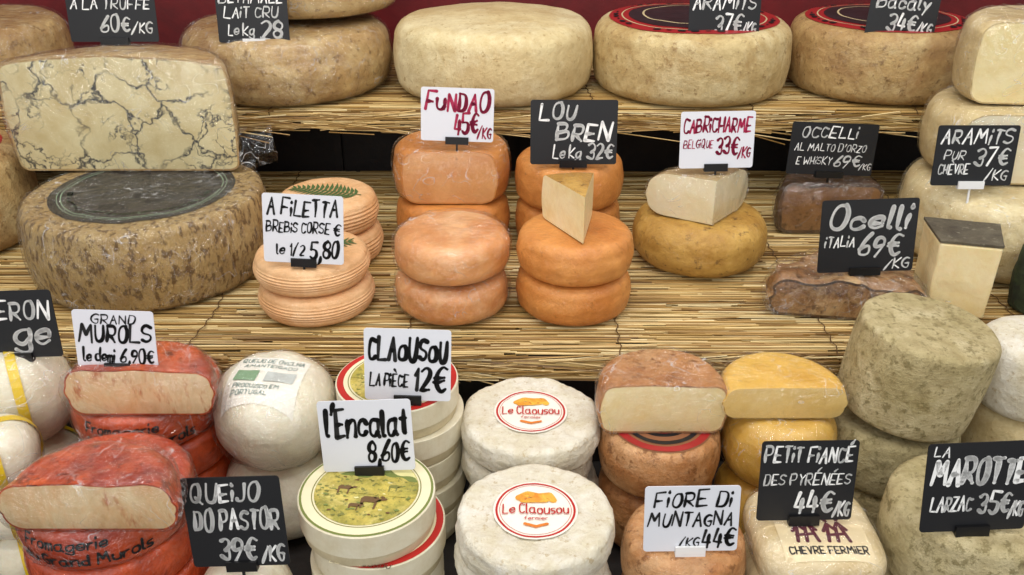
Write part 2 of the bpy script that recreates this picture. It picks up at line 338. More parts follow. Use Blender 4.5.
# ------------------------------------------------------------ stand
DARK=rind("dark_board","17120F","231B16",scale=8,bump=.2,rough=.6)
def stand(name,label,parts):
    r=empty(name,(0,1.3,parts[0][5]),label,"display shelf")
    for p in parts:
        mb=MB(); box(mb,*p[1:],DARK); o=mb.build(p[0],r); o.location=(0,-1.3,-parts[0][5])
stand("display_counter","dark wooden counter carrying the stepped cheese display",[("cabinet_body",-1.3,1.3,.55,2.15,0,.697)])
stand("display_shelf","dark middle shelf board on a riser",[("riser_panel",-1.3,1.3,1.095,1.11,.698,.872),("shelf_board",-1.3,1.3,1.087,2.15,.872,.888)])
stand("display_shelf","dark upper shelf board with riser and brackets",[("riser_panel",-1.3,1.3,1.85,1.87,.8885,1.062),("shelf_board",-1.3,1.3,1.637,2.15,1.062,1.078)]+[("shelf_bracket",bx-.008,bx+.008,1.835,1.85,.8885,1.062) for bx in(-.37,.0,.42)])
def straw(name,label,y0,y1,ztop,drop,seed):
    rnd=random.Random(seed); V=[];F=[];Cc=[]
    cols=[hexc(c)[:3] for c in("DCC088","CCAC6C","B48F54","ECD8A4","98743C","D4B67A","C09C5E","7C5C30","E2CA90","A88648")]
    L=y1-y0; r0=.012
    def path(s):
        if s<L: return (y1-s,ztop-.003)
        s-=L
        if s<r0*1.57: a=s/r0; return (y0-r0*math.sin(a),ztop-.003-r0+r0*math.cos(a))
        s-=r0*1.57; return (y0-r0,ztop-.003-r0-s)
    tot=L+r0*1.57+drop
    for layer in range(2):
        s=layer*.0015
        while s<tot:
            x=-1.28-rnd.random()*.3
            while x<1.28:
                l=rnd.uniform(.06,.36); r=rnd.uniform(.0008,.0018); e=.005 if s>L-.01 else .0036
                ja,jb=rnd.uniform(-e,e),rnd.uniform(-e,e)
                zo=rnd.uniform(-.0028,.0012)-layer*.0028; col=rnd.choice(cols); k0=len(V)
                out=rnd.uniform(0,.005) if s>L else 0
                for i in range(4):
                    t=i/3; yy,zz=path(min(max(s+ja+(jb-ja)*t,0),tot)); bx=rnd.uniform(-.0011,.0011)
                    for j in range(5):
                        a=2*math.pi*j/5; V.append((x+l*t,yy+r*math.cos(a)+bx-out,min(zz+zo+r*math.sin(a),ztop+.0006)))
                        Cc.append((*col,1))
                for i in range(3):
                    for j in range(5):
                        a=k0+i*5+j; b=k0+i*5+(j+1)%5; F.append((a,b,b+5,a+5))
                F.append(tuple(k0+j for j in range(5))); F.append(tuple(k0+15+j for j in range(5)))
                x+=l+rnd.uniform(-.01,.02)
            s+=.0029
    for k in range(520):
        x=rnd.uniform(-1.25,1.25); a=rnd.gauss(0,.09); l=rnd.uniform(.03,.16); r=.0012; z=ztop-.004-rnd.random()*(drop+.016); y=y0-r0-.003; col=rnd.choice(cols); k0=len(V)
        for i in range(2):
            for j in range(4):
                q=j*math.pi/2; V.append((x+l*i,y+r*math.cos(q)-rnd.random()*.002,min(z+l*i*math.sin(a)+r*math.sin(q),ztop))); Cc.append((*col,1))
        F+=[(k0+j,k0+(j+1)%4,k0+4+(j+1)%4,k0+4+j) for j in range(4)]
    o=mesh_obj(name,V,F,[STRAW]); at=o.data.color_attributes.new("shade",'FLOAT_COLOR','POINT')
    at.data.foreach_set("color",[c for q in Cc for c in q]); tag(o,label,"straw mat")
    TW=plain("twine","5A3E1E",.8)
    for tx in [-1.05+.3*i for i in range(8)]:
        mb=MB(); n=int(tot/.006); pts=[]
        for i in range(n+1):
            yy,zz=path(tot*i/n); pts.append((tx+.002*math.sin(i*1.3)+.01*noise.noise(Vector((i*.05,tx,0))),yy-(.003 if i*tot/n>L else 0),zz+.0030))
        vs=[];fs=[]
        for i,p in enumerate(pts):
            for j in range(4): a=j*math.pi/2; vs.append((p[0]+.0009*math.cos(a),p[1],p[2]+.0009*math.sin(a)))
            if i: fs+=[((i-1)*4+j,(i-1)*4+(j+1)%4,i*4+(j+1)%4,i*4+j) for j in range(4)]
        mb.add(vs,fs,TW); mb.build("twine",o)
    return o
straw("straw_mat","golden straw mat covering the middle shelf and hanging over its edge",1.085,1.83,.90,.02,3)
straw("straw_mat","golden straw mat covering the upper shelf and hanging over its edge",1.635,2.12,1.09,.022,5)
# ------------------------------------------------------------ cheese materials
TAN=rind("tan_rind","C0A26A","DCC690","98784A",11,70,.6,.55,.6,.15,c4="E4D4A6",vary=.22)
TAN2=rind("brown_tan_rind","A88250","C8A86E","785830",11,70,.59,.55,.6,.3,c4="D4BC88",vary=.24)
PALE=rind("pale_rind","D0B884","E2D09E","AC8E5A",10,80,.62,.5,.6,.1,c4="EADDB2",vary=.16)
SPECK=rind("speckled_rind","B49258","CEB27A","5C3E1C",14,100,.53,1.0,.55,.1,stretch=(1,1,.5),c4="C4A56A",vary=.26)
ORG=rind("orange_rind","D08648","E4A468","BA6C34",9,55,.66,.25,.4,.4,.1,c4="ECB884",vary=.16)
ORG2=rind("deep_orange_rind","CA7E38","E09A50","A8682A",10,65,.62,.4,.5,.3,vary=.18)
FIL=rind("peach_rind","E2AC76","F0C696","CE9052",12,70,.66,.3,.5,.3,vary=.14)
OCH=rind("ochre_rind","B28436","D6AC58","6E4C1E",12,70,.6,.5,.55,.3)
MUR=rind("red_orange_rind","A23008","DE6424","5E1E04",11,50,.58,.5,.35,.7,c4="C2480E",vary=.38)
MURW=rind("red_wrapping","AE3410","D8561E","7A2206",12,50,.64,.35,.3,.7,c4="C8481A",vary=.32)
MURF=rind("cream_paste_orange_stained","EACCA0","F1DAAE","B8602A",16,30,.60,.25,.4,.4,.1,stretch=(1,1,.4),c4="E2B078",vary=.14)
CREAMP=rind("cream_paste","ECD69C","F2E2B6","E0C88E",14,50,.7,.15,.45,.2,.1,vary=.05)
PALEP=rind("pale_paste","EADCB4","F0E6C8","DCCA9A",14,50,.7,.15,.45,.2,.1,vary=.06)
ORGP=rind("orange_paste","DC9A5E","E8B074","CC8644",10,50,.7,.15,.4,.4,.1,vary=.1)
WHT=rind("white_bloomy_rind","E2D9BE","F1ECDF","C0AA80",24,90,.61,.6,.65,.08,c4="EAE3D0",vary=.13)
BALL=rind("white_wrapped_rind","E2D9BC","EFE9D6","CEC09A",9,50,.7,.2,.35,.5,.1,vary=.1)
YEL=rind("yellow_rind","DEAA44","ECC464","CC9838",9,60,.64,.25,.4,.4,vary=.14)
YELP=rind("yellow_paste","EAC672","F0D28C","DCB65E",12,50,.7,.15,.4,.4,vary=.08)
TOM=rind("grey_green_rind","A2946A","C4B688","80744A",15,80,.56,.8,.85,0,c4="D0C49A",vary=.24)
TOM2=rind("light_grey_rind","B2A272","CEBE90","86784C",15,90,.56,.8,.8,0,c4="DACCA2",vary=.22)
FIOR=rind("pinkish_orange_rind","B27038","D29A62","7C4A1E",11,70,.57,.6,.5,.3,c4="DAAC7C",vary=.28)
BRN=rind("dark_brown_rind","3E2A1A","6A4A2C","24170E",14,70,.58,.6,.4,.5)
BRNP=rind("brown_paste","7A5430","9C7044","50341A",12,60,.58,.4,.35,.5)
MEAT=rind("mottled_brown_paste","7E542E","B88C5C","4E3018",14,50,.56,.5,.3,.4,.1,c4="D2B486",vary=.32)
GREY=rind("dark_grey_rind","4A4236","6A6250","8A8470",14,80,.62,.5,.7)
HERB=rind("green_herb_rind","1E2A16","3C4E26","0E140A",30,90,.55,.9,.7)
MARB=marble("blue_veined_paste")
DRK=rind("dark_label","1B1A1E","26252A","3A3836",20,80,.66,.05,.4)
PIC=rind("green_yellow_print","96923E","D0BC58","5E6630",30,120,.57,.05,.5,c4="DCCB78",vary=.25)
SUNP=rind("orange_yellow_print","E08A2A","F0C04A","B8501C",60,120,.6,.05,.5)
# ------------------------------------------------------------ price signs
def sign(x,y,z0,z1,w,lines,black,yaw=0,lean=-8,roll=0,label="",ink=None,clipw=False,spike=.03):
    h=(z1-z0)/math.cos(math.radians(lean))
    r=empty("price_sign",(x,y,z0),label,"price sign","handwritten price signs",(math.radians(lean),math.radians(roll),math.radians(yaw)))
    mb=MB(); rc=.004; P=[]
    for cx,cz,a0 in((w/2-rc,h-rc,0),(-w/2+rc,h-rc,90),(-w/2+rc,rc,180),(w/2-rc,rc,270)):
        for k in range(5): a=math.radians(a0+k*22.5); P.append((cx+rc*math.cos(a),cz+rc*math.sin(a)))
    n=len(P); v=[(a,-.0006,b) for a,b in P]+[(a,.0006,b) for a,b in P]
    mb.add(v,[tuple(range(n)),tuple(range(2*n-1,n-1,-1))]+[(i,(i+1)%n,n+(i+1)%n,n+i) for i in range(n)],CARDB if black else CARDW)
    mb.build("card",r)
    mb=MB(); ik=ink or (CHALK if black else INK)
    for t in lines:
        s,a,b,c,d=t[:5]; wt=t[5] if len(t)>5 else .085
        v,f=lettering(s,-w/2+a*w,-w/2+b*w,c*h,d*h,wt,1.0); mb.add([(p,-.0011,q) for p,q in v],f,ik)
    mb.build("lettering",r)
    mb=MB(); cm=CARDCLIPW if clipw else BLACK; cw=w*.16
    box(mb,-cw,cw,-.0045,-.0012,-.002,.007,cm); box(mb,-cw,cw,.0008,.004,-.002,.006,cm); box(mb,-cw,cw,-.0045,.004,-.005,-.0018,cm)
    box(mb,-.0015,.0015,-.001,.001,-spike,-.004,cm)
    mb.build("clip",r); return r
B,Wt=True,False
sign(-.677,1.56,1.226,1.305,.15,[("A LA TRUFFE",.05,.93,.68,.88),("60€",.36,.68,.2,.52),("/KG",.7,.93,.18,.4)],B,label="black price card with white handwriting on the marbled cheese")
sign(-.462,1.64,1.208,1.302,.127,[("BETHMALE",.05,.93,.72,.92),("LAiT CRU",.1,.85,.46,.64),("Le kg",.14,.5,.14,.34,.075),("28",.6,.88,.08,.4)],B,clipw=True,label="black price card with white handwriting on a brown wheel")
sign(.383,1.66,1.208,1.295,.13,[("ARAMiTS",.06,.92,.62,.88),("37€",.38,.74,.14,.5),("/KG",.76,.94,.12,.34)],B,label="black price card on a wheel with a red label",yaw=3)
sign(.70,1.66,1.210,1.296,.12,[("Bacaly",.1,.85,.62,.9),("34€",.3,.7,.16,.5),("/KG",.72,.94,.14,.36)],B,yaw=-8,roll=3,label="black price card tilted on a red-labelled wheel")
sign(.718,1.33,1.052,1.145,.126,[("ARAMiTS",.06,.92,.7,.93),("PUR",.12,.36,.44,.58),("CHÈVRE",.07,.44,.2,.36),("37€",.5,.9,.34,.62),("/KG",.66,.92,.1,.26)],B,clipw=True,label="black price card on a pale wheel in the stack")
sign(-.294,1.15,1.003,1.101,.112,[("A FiLETTA",.06,.92,.7,.92),("BREBiS CORSE",.04,.82,.45,.6),("le",.16,.25,.12,.28),("1/2",.33,.5,.12,.28),("5,80",.58,.92,.08,.34),("€",.87,.95,.42,.6)],Wt,roll=3,label="white price card with black handwriting on peach cheeses")
sign(-.09,1.42,1.095,1.18,.118,[("FuNDAO",.06,.92,.58,.92,.1),("45€",.46,.78,.14,.52),("/KG",.78,.96,.08,.28)],Wt,ink=PINK,roll=2,label="white price card with magenta handwriting on a cut orange cheese")
sign(.099,1.39,1.066,1.168,.139,[("LOU",.1,.5,.7,.93,.1),("BREN",.3,.9,.38,.64,.1),("Le kg",.26,.58,.1,.29,.075),("32€",.66,.95,.08,.32)],B,label="black price card with white handwriting on orange wheels")
sign(.322,1.355,1.072,1.160,.116,[("CABRiCHARME",.04,.94,.64,.88),("BELGiQUE",.05,.44,.36,.5,.07),("33€",.5,.78,.24,.54),("/KG",.79,.95,.18,.36)],Wt,ink=PINK,roll=-1,label="white price card with magenta handwriting on a cut cheese")
sign(.556,1.50,1.008,1.098,.158,[("OCCELLi",.12,.76,.72,.92),("AL MALTO D'ORZO",.06,.88,.46,.6,.07),("E WHiSKY",.1,.5,.2,.34,.07),("69€",.54,.84,.16,.38),("/KG",.84,.97,.12,.24)],B,roll=4,yaw=6,label="black price card with white handwriting on a dark brown cheese")
sign(.518,1.19,.970,1.078,.139,[("Ocelli",.08,.9,.6,.9,.1),("iTALiA",.06,.36,.36,.5),("69€",.42,.84,.22,.52),("/KG",.7,.95,.04,.18)],B,roll=-2,label="black price card with white handwriting on a wrapped cheese")
sign(-.620,.97,.957,1.045,.112,[("DERON",.2,.92,.58,.84),("ge",.5,.88,.2,.56)],B,label="black price card on a ribbon-tied cheese",roll=-2)
sign(-.465,.905,.982,1.054,.094,[("GRAND",.22,.76,.78,.93),("MUROLS",.05,.94,.46,.74,.1),("le demi",.08,.46,.12,.34),("6,90€",.54,.95,.1,.34)],Wt,roll=2,label="white price card with black handwriting on an orange-red cheese")
sign(-.127,.915,.930,1.022,.104,[("CLAoUSoU",.05,.94,.56,.88,.095),("LA PiÈCE",.06,.5,.2,.38),("12€",.58,.94,.14,.48)],Wt,roll=2,label="white price card with black handwriting on a round box")
sign(-.166,.84,.882,.972,.107,[("l'Encalat",.07,.93,.5,.88,.08),("8,60€",.5,.94,.12,.4)],Wt,roll=-2,label="white price card with black handwriting on the front round box")
sign(-.293,.735,.836,.945,.105,[("QUEiJO",.08,.76,.74,.94),("DO PASTOR",.08,.93,.42,.64),("39€",.3,.66,.08,.34),("/KG",.72,.94,.06,.24)],B,roll=-2,label="black price card with white handwriting on a white cheese")
sign(.194,.745,.848,.928,.102,[("FiORE Di",.1,.9,.7,.92),("MUNTAGNA",.04,.92,.4,.6),("44€",.62,.96,.06,.34),("/KG",.38,.58,.08,.22)],Wt,roll=-1,clipw=True,label="white price card with black handwriting on an orange-brown wheel")
sign(.324,.775,.865,.963,.105,[("PETiT FiANCÉ",.04,.94,.74,.92),("DES PYRÉNÉES",.05,.94,.46,.6,.07),("44€",.38,.78,.1,.38),("/KG",.8,.96,.06,.24)],B,roll=-1,label="black price card with white handwriting on a soft square cheese")
sign(.481,.725,.895,.998,.108,[("LA",.06,.2,.86,.97),("MAROTTE",.06,.94,.54,.82,.1),("LARZAC",.08,.46,.24,.4),("35€",.54,.82,.2,.44),("/KG",.83,.96,.16,.32)],B,roll=-3,label="black price card with white handwriting on a grey wheel")
# ------------------------------------------------------------ upper shelf wheels
Z3=1.0908
g="large wheels on the upper shelf"
cheese("large_cheese","large grey-brown wheel wrapped in clear film",-1.09,1.82,Z3,.19,.125,TAN2,.03,amp=.003,freq=8,group=g,wrap=.003)
cheese("large_cheese","large wrapped brown-tan wheel carrying a black price card",-.445,1.81,Z3,.200,.12,TAN2,.035,amp=.004,freq=9,dome=.012,group=g,bulge=.004,wrap=.003)
cheese("large_cheese","large pale beige wheel with smooth mottled rind",-.037,1.80,Z3,.193,.13,PALE,.03,amp=.003,freq=9,dome=.016,group=g,bulge=.004)
cheese("large_cheese","brown-tan wheel stacked on a large wheel",-.40,1.87,Z3+.142,.17,.10,TAN2,.03,amp=.003,freq=8,group=g,wrap=.003)
RD=plain("dark_red_print","A02022",.45); PP=plain("pale_print","CDBB90",.5)
for (x,lab,Rr) in((.353,"large beige wheel with a round red and black label",.190),(.728,"large tan wheel with a red label, beside the cut cheeses",.176)):
    o,sh=cheese("large_cheese",lab,x,1.80,Z3,Rr,.13,TAN if x<.5 else TAN2,.028,amp=.002,freq=9,dome=.008,group=g,bulge=.003,multi=True)
    it=[(*disc2d(Rr*.86,64,10),RD),(*ring2d(Rr*.72,Rr*.735),PP),(*disc2d(Rr*.66,48,8),DRK),(*ring2d(Rr*.5,Rr*.52),PP)]
    for k in range(40):
        a=math.radians(k*9); r=Rr*.79; v,f=ribbon([(r*math.cos(a)-.003*math.sin(a)*s,r*math.sin(a)+.003*math.cos(a)*s) for s in(-1,1)],.005 if k%3 else .002); it.append((v,f,INK)) if k%8 not in(0,1) else None
    decal(sh,o,"paper_label",it,.0012,4)
# ------------------------------------------------------------ middle shelf
Z2=.9008
GP=plain("greenish_print","8FA88C",.5)
o,sh=cheese("large_cheese","big tan wheel with brown specks and a black round label",-.592,1.362,Z2,.184,.132,SPECK,.014,amp=.0025,freq=16,bulge=.006,multi=True,dome=.001,wrap=.003)
mb=MB()
for k,(v,f,m) in enumerate([(*disc2d(.142,64,10),DRK),(*ring2d(.122,.1235),GP),(*ring2d(.128,.129),GP)]): mb.add([(a,b,sh.top(a,b)+.001+k*.0003) for a,b in v],f,m)
for i in range(11):
    a0=math.radians(197+i*15); v,f=lettering("oueirsancal"[i]+"eruoi"[i%5],-.012,.012,-.006,.006,.12,.5)
    mb.add([((.107-b)*math.cos(a0)-a*math.sin(a0),(.107-b)*math.sin(a0)+a*math.cos(a0),sh.top(.107*math.cos(a0),.107*math.sin(a0))+.0018) for a,b in v],f,GP)
mb.build("paper_label",o)
o2,_=cheese("cut_cheese","half of a blue-veined marbled wheel with flat cut face",-.642,1.41,Z2+.1365,.186,.178,TAN2,.016,amp=.003,freq=18,cuts=[(0,.03,0,-1)],face=MARB,bulge=.004,rim=TAN2,rimw=.003,dome=.014,wrap=.003)
def crumple(root,name,cx,cy,cz,sx,sz,seed,amp=.02,rot=0):
    n=26; V=[];c,s=math.cos(rot),math.sin(rot)
    for j in range(n+1):
        for i in range(n+1):
            u=(i/n-.5)*sx; v=(j/n-.5)*sz; q=Vector((u*22+seed,v*22,seed))
            d=noise.noise(q)*amp+abs(noise.noise(q*2.3))*amp*.7; e=noise.noise(q+Vector((9,9,9)))*amp*.5
            V.append((cx+(u+e)*c-d*s,cy+(u+e)*s+d*c,cz+v+e))
    return mesh_obj(name,V,[(j*(n+1)+i,j*(n+1)+i+1,(j+1)*(n+1)+i+1,(j+1)*(n+1)+i) for j in range(n) for i in range(n)],[FILM],root)
crumple(o2,"plastic_wrap",.212,.05,.035,.06,.07,2,.014,.5)
o,sh=cheese("large_cheese","tan wheel with a red round label beside the speckled wheel",-1.0,1.47,Z2,.155,.165,TAN2,.03,multi=True)
decal(sh,o,"paper_label",[(*disc2d(.12,48,8),RD)])
def fern(sh,root,ang):
    it=[]; c,s=math.cos(ang),math.sin(ang)
    R=lambda P:[(x*c-y*s,x*s+y*c) for x,y in P]
    v,f=ribbon([(0,-.062+.0125*i) for i in range(11)],.0012); it.append((R(v),f,DKGREEN))
    for i in range(15):
        y=-.054+.0078*i; l=.040*(1-abs(i-5)/13)
        for sg in(-1,1):
            P=[(0,y),(sg*l*.5,y+.002),(sg*l,y+.013),(sg*l*.5,y+.0085),(0,y+.0035)]
            it.append((R(P),[(0,1,2,3,4)],DKGREEN))
    mb=MB(); [mb.add([(a,b,sh.top(a,b)+.0012) for a,b in v],f,m) for v,f,m in it]; mb.build("fern_leaf",root)
g="small ribbed peach rounds"
for (x,y,z,R,H,t) in((-.297,1.22,0,.084,.0455,0),(-.300,1.222,.0475,.083,.0455,1),(-.306,1.405,0,.083,.055,0),(-.308,1.402,.057,.081,.055,1)):
    o,sh=cheese("cheese_round","small peach ribbed cheese round"+(" topped with a fern leaf" if t else " under another round"),x,y,Z2+z,R,H,FIL,.014,rv=.012,amp=.001,bulge=.003,ridge=.0009,nr=5,group=g,multi=bool(t))
    if t: fern(sh,o,-1.25 if y<1.3 else 1.3)
g="orange wrapped rounds"
for (x,y,z) in((-.091,1.22,0),(-.089,1.218,.0655)):
    cheese("cheese_round","pinkish orange round wrapped in clear film",x,y,Z2+z,.085,.061,ORG,.022,rv=.022,amp=.0022,bulge=.0,group=g,wrap=.003)
o,sh=cheese("cheese_round","orange wrapped round under a cut cheese",-.104,1.475,Z2,.097,.083,ORG2,.02,amp=.001,multi=True)
wrapside(sh,o,"paper_label",[(*rect2d(-.035,.045,.052,.068,12,2),plain("olive_paper","A79A40",.5)),(*rect2d(-.03,.04,.056,.060,12,2),RED)],.097)
cheese("cut_cheese","cut orange cheese with flat orange face, stacked on a round",-.104,1.475,Z2+.0865,.097,.090,ORG2,.018,amp=.001,cuts=[(0,-.06,0,-1)],face=ORGP,rim=ORG2,wrap=.0025)
g="deep orange rounds"
for (x,y,z,R,H) in((.093,1.22,0,.085,.062),(.094,1.221,.064,.085,.062),(.098,1.47,0,.09,.078),(.098,1.465,.080,.091,.077)):
    cheese("cheese_round","deep orange firm round in a stack of two",x,y,Z2+z,R,H,ORG2,.018,amp=.0016,bulge=.002,group=g)
a1,a2=math.radians(90+20),math.radians(90-20)
cheese("cheese_wedge","pale yellow pointed wedge with thin rind standing on orange rounds",.100,1.155,Z2+.1295,.112,.068,OCH,.008,amp=.0006,cuts=[(0,0,math.cos(a1+math.pi/2),math.sin(a1+math.pi/2)),(0,0,math.cos(a2-math.pi/2),math.sin(a2-math.pi/2))],face=CREAMP,rot=(0,0,math.radians(9)))
cheese("cheese_round","mottled ochre wheel carrying a cut cheese",.316,1.395,Z2,.111,.083,OCH,.03,rv=.035,amp=.002,bulge=.0)
a1,a2=math.radians(90+50),math.radians(90-50)
cheese("cut_cheese","pale cut cheese with greyish brown rind on an ochre wheel",.318,1.322,Z2+.0875,.112,.066,rind("grey_tan_rind","AE9264","CCB484","80664A",14,70,.6,.5,.6,.3),.03,rv=.022,amp=.0016,freq=22,dome=.008,cuts=[(0,0,math.cos(a1+math.pi/2),math.sin(a1+math.pi/2)),(0,0,math.cos(a2-math.pi/2),math.sin(a2-math.pi/2))],face=PALEP,rot=(0,0,math.radians(10)),wrap=.002)
cheese("cut_cheese","dark brown crusted half cheese in clear film",.565,1.50,Z2,.088,.092,BRN,.02,amp=.006,freq=22,cuts=[(0,-.01,0,-1)],face=BRNP,rim=BRN,rimw=.006,wrap=.005)
o,_=cheese("cut_cheese","mottled brown and cream half cheese in crinkled film",.497,1.19,Z2,.112,.056,MEAT,.022,amp=.012,freq=20,cuts=[(0,-.02,-.16,-1)],face=MEAT,rim=BRN,rimw=.004,wrap=.008)
crumple(o,"plastic_wrap",-.105,-.03,.026,.07,.04,5,.012,.4); crumple(o,"plastic_wrap",.09,-.04,.028,.08,.04,8,.012,-.4)
blk=empty("cheese_block",(.672,1.222,Z2),"tall cream cheese block with thin dark grey rind on top","cheese",None,(0,0,math.radians(-15)))
def wedgeblock(z0,z1,gx,mat,name,bev):
    bm=bmesh.new(); bmesh.ops.create_cube(bm,size=1); bmesh.ops.subdivide_edges(bm,edges=bm.edges[:],cuts=5,use_grid_fill=True)
    for v in bm.verts:
        f=v.co.y+.5; t=v.co.z+.5; z=z0+t*(z1-z0)
        v.co.x*=gx*(.80+.2*f); v.co.y*=.088; v.co.x*=(.94+.06*z/.12); v.co.z=z
        v.co.x+=.0015*noise.noise(v.co*30); v.co.y+=.0015*noise.noise(v.co*30+Vector((7,0,0)))
    o=bm_part(bm,name,mat,blk,smooth=False); bm.free(); md=o.modifiers.new("b",'BEVEL'); md.width=bev; md.segments=2; md.limit_method='ANGLE'; md.angle_limit=math.radians(50)
wedgeblock(0,.115,.106,CREAMP,"paste",.003); wedgeblock(.1155,.120,.107,GREY,"rind",.0015)
cheese("cheese_round","small dark green herb-crusted cheese",.792,1.205,Z2,.036,.10,HERB,.008,amp=.002,freq=50)
g="stack of big pale wheels"
cheese("large_cheese","big pale tan wheel at the base of a stack",.845,1.425,Z2,.172,.13,PALE,.03,amp=.002,freq=9,group=g,bulge=.004,wrap=.003)
cheese("cut_cheese","pale cut wheel with light rind in a stack",.85,1.455,Z2+.1365,.152,.112,PALE,.03,amp=.002,cuts=[(0,-.085,-.1,-1)],face=PALEP,rim=TAN,group=g,wrap=.0025)
cheese("cut_cheese","creamy yellow cut wheel on top of a stack",.872,1.46,Z2+.2545,.14,.128,PALE,.025,amp=.002,cuts=[(0,-.045,-.12,-1)],face=rind("creamy_yellow_paste","EAD89C","F2E4B6","E0C88A",12,50,.7,.15,.4,.3,.1,vary=.06),rim=TAN,group=g,wrap=.0025)
# ------------------------------------------------------------ bottom shelf
Z1=.6985
g="red-wrapped rounds"
def murol(x,y,n0,R,txt_az,face_y,fx,lab,hh,zs):
    for i in range(n0):
        top=i==n0-1
        o,sh=cheese("cheese_round","round in glossy red wrapping with black lettering" if top else "round in glossy red wrapping",x+random.uniform(-.003,.003),y,Z1+i*zs,R-.001,zs-.0007,MURW,.012,rv=.010,amp=.0012,bulge=.002,dome=0,group=g,multi=top,wrap=.002 if top else 0)
        if top:
            it=[]
            v,f=lettering("Fromagerie",-.06,.03,.034,.047,.1,.6,.004); it.append((v,f,INK))
            v,f=lettering("du Grand Murols",-.065,.072,.013,.028,.1,.6,.004); it.append((v,f,INK))
            wrapside(sh,o,"lettering",it,R,txt_az,.0012)
    z=Z1+n0*zs
    cheese("cut_cheese",lab,fx,face_y,z+.0025,R*.95,hh,MUR,.02,amp=.0028,freq=24,cuts=[(0,0,0,-1)],face=MURF,rim=MUR,rimw=.002,group=None,wrap=.0035)
murol(-.468,.976,4,.092,-82,.893,-.441,"half orange-red cheese with cream face carrying a white card",.061,.0556)
murol(-.451,.788,4,.092,-86,.701,-.424,"half orange-red speckled cheese with cream cut face",.056,.0540)
YR=plain("yellow_ribbon","E0BE20",.35)
def band(sh,root,items):
    pr=sh.p[:30]; mb=MB()
    for az in items:
        c,s=math.cos(az),math.sin(az); P=[(-r,z) for r,z in reversed(pr[1:])]+list(pr)
        P=[(u*1.012+(.0015 if u>0 else -.0015),z+.0015) for u,z in P]; v=[]
        for u,z in P:
            for w in(-.006,.006): v.append((u*c-w*s,u*s+w*c,z))
        mb.add(v,[(2*i,2*i+1,2*i+3,2*i+2) for i in range(len(P)-1)],YR)
    mb.build("ribbon",root)
g="ribbon-tied white cheeses"
for (x,y,z,R,H) in((-.642,.985,0,.061,.128),(-.641,.985,.131,.065,.132),(-.614,.866,0,.046,.072),(-.614,.866,.075,.046,.072),(-.614,.866,.150,.048,.078)):
    o,sh=cheese("ribbon_cheese","white ball-shaped cheese tied with yellow ribbon",x,y,Z1+z,R,H,BALL,R*.75,rv=H*.49,bulge=0,dome=.002,amp=.002,freq=18,group=g,multi=True,wrap=.002 if z>.1 else 0); band(sh,o,[.7,2.1])
g="white wrapped rounds"
cheese("cheese_round","white rounded cheese under another one",-.308,.972,Z1,.078,.116,BALL,.045,rv=.05,amp=.003,group=g,bulge=0)
o,sh=cheese("cheese_round","white rounded cheese with a printed label under film",-.308,.972,Z1+.119,.079,.116,BALL,.042,rv=.052,amp=.004,freq=11,group=g,bulge=0,dome=.004,multi=True,wrap=.003)
it=[(*rect2d(-.046,.046,-.060,.026,12,12),WHITE)]
LG=plain("grey_green_print","7A8E86",.5)
for k,(t,a,b,c,d) in enumerate((("QUEiJO DE OVELHA",-.040,.040,.013,.021),("AMANTEiGADO",-.034,.034,.002,.008),("PRODUZiDO EM",-.034,.024,-.040,-.034),("PORTUGAL",-.034,.012,-.050,-.044))):
    v,f=lettering(t,a,b,c,d,.1,.3,.004); it.append((v,f,LG))
it.append((*rect2d(-.038,-.010,-.028,-.006,6,6),plain("green_print","7FA07C",.5))); it.append((*rect2d(.0,.038,-.026,-.007,6,6),plain("grey_print","BCC0BA",.5)))
o.rotation_euler=(0,0,math.radians(-6)); decal(sh,o,"paper_label",it,.0009,3)
cheese("cheese_round","small white rounded cheese below a black card",-.300,.752,Z1,.053,.12,BALL,.035,rv=.045,amp=.002,group=g,bulge=0)
CB=rind("cardboard_side","DAD2B6","E8E1CA","C8BC98",10,80,.68,.1,.6,vary=.08)
CBW=rind("cardboard_warm","CEC29E","DED2B2",scale=10,bump=.1,vary=.1)
OLV=plain("olive_print","7C7A3A",.5); SKY=plain("pale_sky_print","E0D898",.5); HILL=plain("hill_green_print","74803E",.5); UMB=plain("umber_print","6A4C28",.5); GEP=plain("green_edge_print","75803C",.5)
